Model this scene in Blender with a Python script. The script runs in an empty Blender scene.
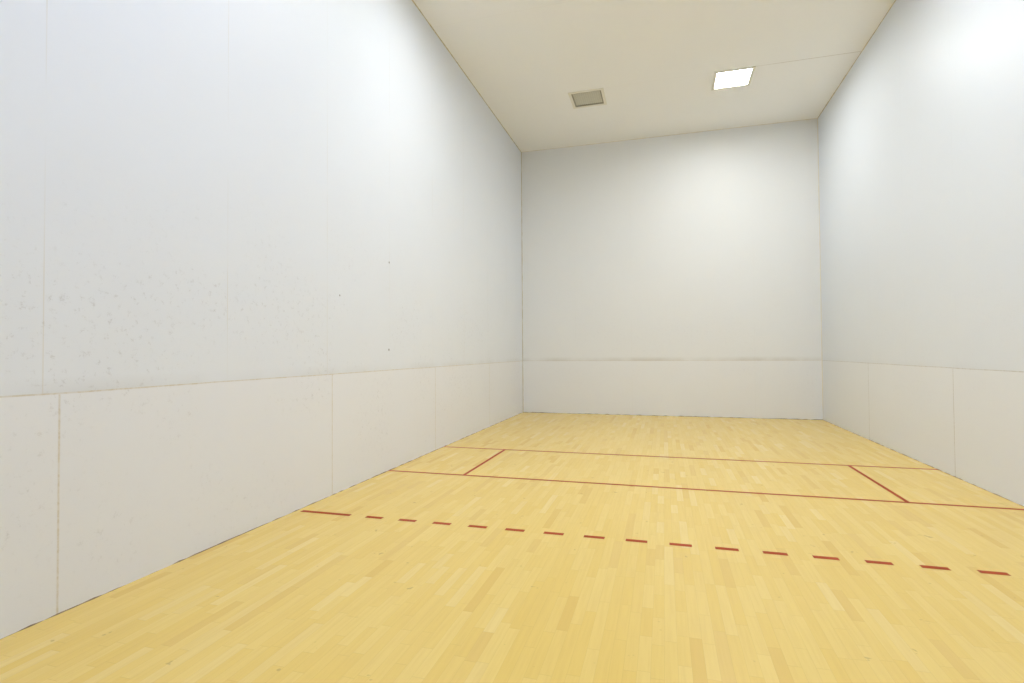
import bpy, bmesh, math, random
from mathutils import Matrix, Vector
random.seed(4)
W=6.096; L=12.192; H=5.975; T=0.15
SEAM=1.17
sc=bpy.context.scene
sc.view_settings.view_transform='Standard'
sc.view_settings.look='None'
sc.view_settings.exposure=0.0
sc.view_settings.gamma=1.10
col=sc.collection

# ---------- node helpers ----------
class NT:
    def __init__(s,name):
        s.m=bpy.data.materials.new(name); s.m.use_nodes=True
        s.t=s.m.node_tree; s.t.nodes.clear()
        s.out=s.t.nodes.new('ShaderNodeOutputMaterial')
        s.b=s.t.nodes.new('ShaderNodeBsdfPrincipled')
        s.t.links.new(s.b.outputs[0],s.out.inputs[0])
    def n(s,t,**k):
        x=s.t.nodes.new(t)
        for a,v in k.items(): setattr(x,a,v)
        return x
    def put(s,sock,v):
        if hasattr(v,'node'): s.t.links.new(v,sock)
        elif isinstance(v,(tuple,list)) and len(v)==3 and sock.type=='RGBA': sock.default_value=(*v,1)
        else: sock.default_value=v
    def M(s,op,a,b=0.0,c=0.0,clamp=False):
        x=s.n('ShaderNodeMath',operation=op,use_clamp=clamp)
        s.put(x.inputs[0],a); s.put(x.inputs[1],b); s.put(x.inputs[2],c)
        return x.outputs[0]
    def mix(s,f,a,b,mode='MIX'):
        x=s.n('ShaderNodeMix',data_type='RGBA',blend_type=mode)
        s.put(x.inputs[0],f); s.put(x.inputs[6],a); s.put(x.inputs[7],b)
        return x.outputs[2]
    def xyz(s):
        c=s.n('ShaderNodeTexCoord'); p=s.n('ShaderNodeSeparateXYZ')
        s.t.links.new(c.outputs['Object'],p.inputs[0])
        return c.outputs['Object'],p.outputs[0],p.outputs[1],p.outputs[2]
    def vec(s,x,y,z):
        v=s.n('ShaderNodeCombineXYZ')
        s.put(v.inputs[0],x);s.put(v.inputs[1],y);s.put(v.inputs[2],z)
        return v.outputs[0]
    def noise(s,v,scale,detail=3,rough=0.5,dim='2D'):
        x=s.n('ShaderNodeTexNoise',noise_dimensions=dim); s.put(x.inputs['Vector'],v)
        x.inputs['Scale'].default_value=scale; x.inputs['Detail'].default_value=detail
        x.inputs['Roughness'].default_value=rough
        return x.outputs[0]
    def ramp(s,v,lo,hi,a=0.0,b=1.0):
        x=s.n('ShaderNodeMapRange',interpolation_type='LINEAR')
        s.put(x.inputs[0],v);x.inputs[1].default_value=lo;x.inputs[2].default_value=hi
        x.inputs[3].default_value=a;x.inputs[4].default_value=b
        return x.outputs[0]
    def white(s,v):
        x=s.n('ShaderNodeTexWhiteNoise',noise_dimensions='2D'); s.put(x.inputs['Vector'],v)
        return x.outputs['Value'],x.outputs['Color']

def simple(name,c,rough=0.6,spec=0.3,emit=None,noise=0.0):
    k=NT(name); k.b.inputs['Roughness'].default_value=rough
    k.b.inputs['Specular IOR Level'].default_value=spec
    if noise:
        o,x,y,z=k.xyz()
        nz=k.noise(o,9,1)
        k.put(k.b.inputs['Base Color'],k.mix(k.ramp(nz,.35,.65),tuple(v*(1-noise) for v in c),c))
    else: k.put(k.b.inputs['Base Color'],c)
    if emit:
        k.put(k.b.inputs['Emission Color'],emit[0]); k.b.inputs['Emission Strength'].default_value=emit[1]
    return k.m

def wall_mat(name,axis,base,kick,seamcol,stain_amt,lowv,upv,hz,scuff,sp,off,marks=()):
    k=NT(name)
    o,x,y,z=k.xyz(); u=x if axis=='x' else y
    p=k.vec(u,z,0.0)
    n1=k.noise(p,.9,3,.65)       # broad
    n2=k.noise(p,20,5,.8)        # fine scuffs
    wob=k.M('MULTIPLY',k.M('SUBTRACT',n1,.5),.012)
    horiz=k.ramp(k.M('ABSOLUTE',k.M('SUBTRACT',k.M('ADD',z,wob),SEAM)),.002,.006,1,0)
    def vert(sp,off,w):
        f=k.M('FRACT',k.M('ADD',k.M('DIVIDE',k.M('SUBTRACT',u,off),sp),.5))
        d=k.M('MULTIPLY',k.M('ABSOLUTE',k.M('SUBTRACT',f,.5)),sp)
        return k.ramp(d,w*.4,w,1,0)
    low=k.M('LESS_THAN',z,SEAM); up=k.M('SUBTRACT',1.0,low)
    patch=k.ramp(n1,.36,.60); patch2=k.ramp(n2,.42,.58)
    vl=k.M('MULTIPLY',k.M('MULTIPLY',vert(sp,off,.007),low),k.M('MULTIPLY_ADD',patch2,lowv*.5,lowv*.5))
    vu=k.M('MULTIPLY',k.M('MULTIPLY',vert(sp/2,off-.08 if axis=='y' else 0,.004),up),k.M('MULTIPLY',patch,upv))
    hs=k.M('MULTIPLY',horiz,k.M('MULTIPLY_ADD',patch2,hz*.5,hz*.5))
    seam=k.M('MAXIMUM',k.M('MAXIMUM',vl,vu),hs)
    # kick panels below the seam get a separate base colour
    c=k.mix(low,base,kick)
    c=k.mix(k.M('MULTIPLY',n1,.04),c,(.4,.4,.42))
    band=k.M('MULTIPLY',up,k.ramp(z,SEAM,SEAM+.09,1,0))
    st=k.M('MULTIPLY',band,k.ramp(n1,.30,.62))
    c=k.mix(k.M('MULTIPLY',st,stain_amt),c,(.42,.38,.30))
    sm=k.M('MULTIPLY',k.ramp(z,.0,.9,.35,1),k.ramp(z,1.7,2.9,1,0))
    sn=k.M('MULTIPLY',k.ramp(n2,.585,.70),k.ramp(n1,.43,.60))
    c=k.mix(k.M('MULTIPLY',k.M('MULTIPLY',sm,sn),scuff),c,(.33,.32,.32))
    # individual nicks in the panel
    for (mu,mz,mr) in marks:
        dd=k.M('SQRT',k.M('ADD',k.M('POWER',k.M('SUBTRACT',u,mu),2.0),k.M('POWER',k.M('SUBTRACT',z,mz),2.0)))
        c=k.mix(k.ramp(dd,mr*.5,mr,.75,0),c,(.10,.09,.09))
    c=k.mix(seam,c,seamcol)
    k.put(k.b.inputs['Base Color'],c)
    k.b.inputs['Roughness'].default_value=.45
    k.b.inputs['Specular IOR Level'].default_value=.25
    return k.m

def floor_mat():
    k=NT('maple_strip_flooring')
    o,x,y,z=k.xyz()
    sw=.0572
    fx=k.M('DIVIDE',x,sw); row=k.M('FLOOR',fx)
    r,rc=k.white(k.vec(row,1.3,0.0))
    ln=k.M('MULTIPLY_ADD',r,.40,.25)
    fy=k.M('ADD',k.M('DIVIDE',y,ln),k.M('MULTIPLY',r,917.0))
    seg=k.M('FLOOR',fy)
    t,tc=k.white(k.vec(row,seg,0.0))
    s3=k.n('ShaderNodeSeparateColor'); k.t.links.new(tc,s3.inputs[0])
    t2=s3.outputs[1]
    c=k.mix(t,(.85,.580,.135),(.885,.635,.178))
    c=k.mix(k.M('MULTIPLY',k.M('GREATER_THAN',t2,.92),.28),c,(.70,.39,.08))
    c=k.mix(k.M('MULTIPLY',k.M('LESS_THAN',t2,.08),.28),c,(.93,.75,.33))
    g=k.noise(k.vec(k.M('MULTIPLY',x,55.0),k.M('MULTIPLY_ADD',t,30.0,k.M('MULTIPLY',y,2.5)),0.0),1.0,3,.6)
    c=k.mix(k.M('MULTIPLY',k.ramp(g,.4,.72),.20),c,(.70,.43,.10))
    ex=k.M('ABSOLUTE',k.M('SUBTRACT',k.M('FRACT',fx),.5))
    ey=k.M('MULTIPLY',k.M('SUBTRACT',.5,k.M('ABSOLUTE',k.M('SUBTRACT',k.M('FRACT',fy),.5))),ln)
    gap=k.M('MAXIMUM',k.ramp(ex,.478,.497),k.ramp(ey,.0006,.0022,1,0))
    c=k.mix(k.M('MULTIPLY',gap,.22),c,(.40,.22,.05))
    n1=k.noise(o,7,3,.7)
    c=k.mix(k.ramp(n1,.73,.77,0,.4),c,(.35,.2,.06))
    k.put(k.b.inputs['Base Color'],c)
    k.b.inputs['Roughness'].default_value=.27
    k.b.inputs['Specular IOR Level'].default_value=.28
    return k.m

def ceil_mat():
    k=NT('ceiling_paint')
    o,x,y,z=k.xyz()
    c=k.mix(k.noise(o,.8,2),(.945,.955,.94),(.965,.972,.96))
    d=k.M('ABSOLUTE',k.M('SUBTRACT',k.M('FRACT',k.M('ADD',k.M('DIVIDE',y,2.4384),.5)),.5))
    ln=k.M('MULTIPLY',k.ramp(d,.0015,.0040,1,0),k.M('MULTIPLY_ADD',k.ramp(x,4.3,5.0),.5,.04))
    c=k.mix(ln,c,(.42,.37,.27))
    k.put(k.b.inputs['Base Color'],c)
    k.b.inputs['Roughness'].default_value=.7
    k.b.inputs['Specular IOR Level'].default_value=.2
    return k.m

# ---------- mesh helpers ----------
def mesh_obj(name,boxes,mats,bevel=0):
    bm=bmesh.new()
    for b in boxes:
        x0,y0,z0,x1,y1,z1=b[:6]; mi=b[6] if len(b)>6 else 0
        v=[bm.verts.new(p) for p in ((x0,y0,z0),(x1,y0,z0),(x1,y1,z0),(x0,y1,z0),(x0,y0,z1),(x1,y0,z1),(x1,y1,z1),(x0,y1,z1))]
        for f in ((3,2,1,0),(4,5,6,7),(0,1,5,4),(1,2,6,5),(2,3,7,6),(3,0,4,7)):
            q=bm.faces.new([v[i] for i in f]); q.material_index=mi
    me=bpy.data.meshes.new(name); bm.to_mesh(me); bm.free()
    for m in mats: me.materials.append(m)
    ob=bpy.data.objects.new(name,me); col.objects.link(ob)
    if bevel:
        md=ob.modifiers.new('bevel','BEVEL'); md.width=bevel; md.segments=2
    return ob

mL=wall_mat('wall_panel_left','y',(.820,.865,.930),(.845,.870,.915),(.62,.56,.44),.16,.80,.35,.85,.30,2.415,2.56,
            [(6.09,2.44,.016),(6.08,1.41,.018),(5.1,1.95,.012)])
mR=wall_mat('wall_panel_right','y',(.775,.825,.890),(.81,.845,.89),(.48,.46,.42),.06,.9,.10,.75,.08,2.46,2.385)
mF=wall_mat('wall_panel_front','x',(.855,.877,.885),(.865,.885,.90),(.62,.56,.45),.42,.08,.10,.6,.10,2.4384,0.0)
mB=simple('wall_panel_back',(.84,.85,.87),.5,.25)
mC=ceil_mat()
mesh_obj('floor',[(-T,-T,-T,W+T,L+T,0)],[floor_mat()])
mesh_obj('wall_left',[(-T,-T,0,0,L+T,H)],[mL])
mesh_obj('wall_right',[(W,-T,0,W+T,L+T,H)],[mR])
mesh_obj('wall_front',[(0,L,0,W,L+T,H)],[mF])
mesh_obj('wall_back',[(0,-T,0,W,0,H)],[mB])

S=.30
LX=[1.83,4.275]; LY=[2.3,6.1,10.05]
xs=[-T,LX[0]-S,LX[0]+S,LX[1]-S,LX[1]+S,W+T]
ys=[-T]+[v for c in LY for v in (c-S,c+S)]+[L+T]
bx=[]
for i in range(len(xs)-1):
    for j in range(len(ys)-1):
        if i in(1,3) and j in (1,3,5): continue
        bx.append((xs[i],ys[j],H,xs[i+1],ys[j+1],H+T))
mesh_obj('ceiling',bx,[mC])

# ---------- light fixtures ----------
m_frame=simple('fixture_frame_enamel',(.80,.79,.70),.45,.4)
m_framed=simple('unlit_fixture_frame',(.84,.82,.72),.45,.4)  # slightly lighter frame colour, used on the unlit fixture
m_edge=simple('fixture_frame_inner_lip',(.36,.34,.26),.5,.3)
m_rib=simple('diffuser_prism_ribs',(.72,.71,.61),.45,.4)
m_house=simple('fixture_housing',(.7,.68,.6),.5,.4)
m_off=simple('unlit_diffuser',(.62,.61,.51),.35,.4,noise=.10)
def lens(name,c,s): return simple(name,(.9,.9,.9),.4,.3,emit=(c,s))
def fixture(cx,cy,ml,lit=True):
    e=bpy.data.objects.new('recessed_ceiling_light',None); col.objects.link(e); e.location=(cx,cy,H)
    def part(nm,b,m,bev=0):
        o=mesh_obj(nm,b,[m],bev); o.parent=e; return o
    a=S-.001; f=.034; d=.016
    part('trim_frame',[(-a-.012,-a-.012,-d,-a+f,a+.012,.004),(a-f,-a-.012,-d,a+.012,a+.012,.004),
          (-a+f,-a-.012,-d,a-f,-a+f,.004),(-a+f,a-f,-d,a-f,a+.012,.004)],m_frame if lit else m_framed,.002)
    part('housing',[(-a,-a,.004,-a+.01,a,.12),(a-.01,-a,.004,a,a,.12),(-a+.01,-a,.004,a-.01,-a+.01,.12),
          (-a+.01,a-.01,.004,a-.01,a,.12),(-a,-a,.12,a,a,.13)],m_house)
    part('diffuser',[(-a+.012,-a+.012,.012,a-.012,a-.012,.018)],ml)
    if not lit:
        g=a-f-.001; t=.02
        part('inner_lip',[(-g,-g,-.009,-g+t,g,.011),(g-t,-g,-.009,g,g,.011),(-g+t,-g,-.009,g-t,-g+t,.011),(-g+t,g-t,-.009,g-t,g,.011)],m_edge)
        r=[]
        for i in range(1,14):
            p=-g+i*(2*g)/14
            r.append((p-.003,-g+t,.007,p+.003,g-t,.0125))
            r.append((-g+t,p-.003,.0065,g-t,p+.003,.0122))
        part('diffuser_ribs',r,m_rib)
ST=71
lw=lens('lit_diffuser_neutral',(.985,.995,.975),ST)
lm=lens('lit_diffuser_cool_white',(.95,.98,.995),ST)
lcc=lens('lit_diffuser_daylight',(.69,.775,1),ST*.80)
fixture(LX[0],LY[2],m_off,False)
fixture(LX[1],LY[2],lw)
fixture(LX[0],LY[1],lm); fixture(LX[1],LY[1],lm)
fixture(LX[0],LY[0],lcc); fixture(LX[1],LY[0],lcc)

# ---------- court lines ----------
m_line=simple('court_line_paint',(.40,.055,.010),.55,.06)
h=.0008; w=.042
def line(n,b): return mesh_obj(n,b,[m_line])
ysv=L-4.52; ysh=L-6.12; yrc=L-7.73
line('service_line',[(0.002,ysv-w/2,0,W-.002,ysv+w/2,h)])
line('short_line',[(0.002,ysh-w/2,0,W-.002,ysh+w/2,h)])
w2=.036
for xx in (.935,5.195):
    line('service_box_line',[(xx-w2/2,ysh+w/2,0,xx+w2/2,ysv-w/2,h)])
w=.048
d=[(.05,yrc-w/2,0,.5334,yrc+w/2,h)]
x=.5334+.1524
while x+.1524<W-.5334:
    d.append((x,yrc-w/2,0,x+.1524,yrc+w/2,h)); x+=.3048
d.append((W-.5334,yrc-w/2,0,W-.03,yrc+w/2,h))
line('dashed_receiving_line',d)

# ---------- corner caulk beads / base gap ----------
m_caulk=simple('aged_caulk',(.70,.62,.44),.6,.2,noise=.25)
m_caulk2=simple('pale_caulk',(.85,.81,.68),.6,.2,noise=.1)
m_gap=simple('base_gap_dark',(.30,.22,.14),.8,.1,noise=.5)  # mottled dark brown for the gap line along the wall base
def bead(name,a,b,n1,n2,s,m,seg=60,jit=.3):
    a=Vector(a);b=Vector(b);n1=Vector(n1);n2=Vector(n2)
    off=-(n1+n2)*.002
    bm=bmesh.new(); prev=None
    for i in range(seg+1):
        c=a.lerp(b,i/seg)+off; q=s*(1-jit+2*jit*random.random())+.002
        cur=[bm.verts.new(c),bm.verts.new(c+n1*q),bm.verts.new(c+n2*q)]
        if prev:
            for u,v in((0,1),(1,2),(2,0)): bm.faces.new((prev[u],prev[v],cur[v],cur[u]))
        else: bm.faces.new(cur)
        prev=cur
    bm.faces.new(prev[::-1])
    bmesh.ops.recalc_face_normals(bm,faces=bm.faces)
    me=bpy.data.meshes.new(name);bm.to_mesh(me);bm.free();me.materials.append(m)
    o=bpy.data.objects.new(name,me);col.objects.link(o)
X=(1,0,0);nX=(-1,0,0);Z=(0,0,1);nZ=(0,0,-1);nY=(0,-1,0)
bead('trim_1',(0,0,H),(0,L,H),X,nZ,.012,m_caulk)
bead('trim_2',(W,0,H),(W,L,H),nX,nZ,.013,m_caulk)
bead('trim_3',(0,L,H),(W,L,H),nY,nZ,.010,m_caulk2)
bead('trim_4',(0,L,0),(0,L,H),X,nY,.012,m_caulk)
bead('trim_5',(W,L,0),(W,L,H),nX,nY,.011,m_caulk2)
bead('trim_6',(0,0,0),(0,L,0),X,Z,.005,m_gap,200,.8)
bead('trim_7',(W,0,0),(W,L,0),nX,Z,.005,m_gap,200,.8)
bead('trim_8',(0,L,0),(W,L,0),nY,Z,.008,m_gap,80,.8)

wd=bpy.data.worlds.new('world'); sc.world=wd; wd.use_nodes=True
wd.node_tree.nodes['Background'].inputs[0].default_value=(.5,.5,.5,1)
wd.node_tree.nodes['Background'].inputs[1].default_value=.1

# ---------- camera ----------
yaw,pitch,roll=.2793,.0201,-.0067
f=Vector((-math.sin(yaw)*math.cos(pitch),math.cos(yaw)*math.cos(pitch),math.sin(pitch)))
r0=Vector((math.cos(yaw),math.sin(yaw),0)); u0=r0.cross(f)
r=r0*math.cos(roll)+u0*math.sin(roll); u=-r0*math.sin(roll)+u0*math.cos(roll)
cam=bpy.data.cameras.new('camera'); co=bpy.data.objects.new('camera',cam); col.objects.link(co)
cam.sensor_width=36; cam.lens=528.74/1024*36; cam.clip_start=.02
m=Matrix((r,u,-f)).transposed().to_4x4(); m.translation=Vector((3.1018,.5093,1.3724))
co.matrix_world=m
sc.camera=co
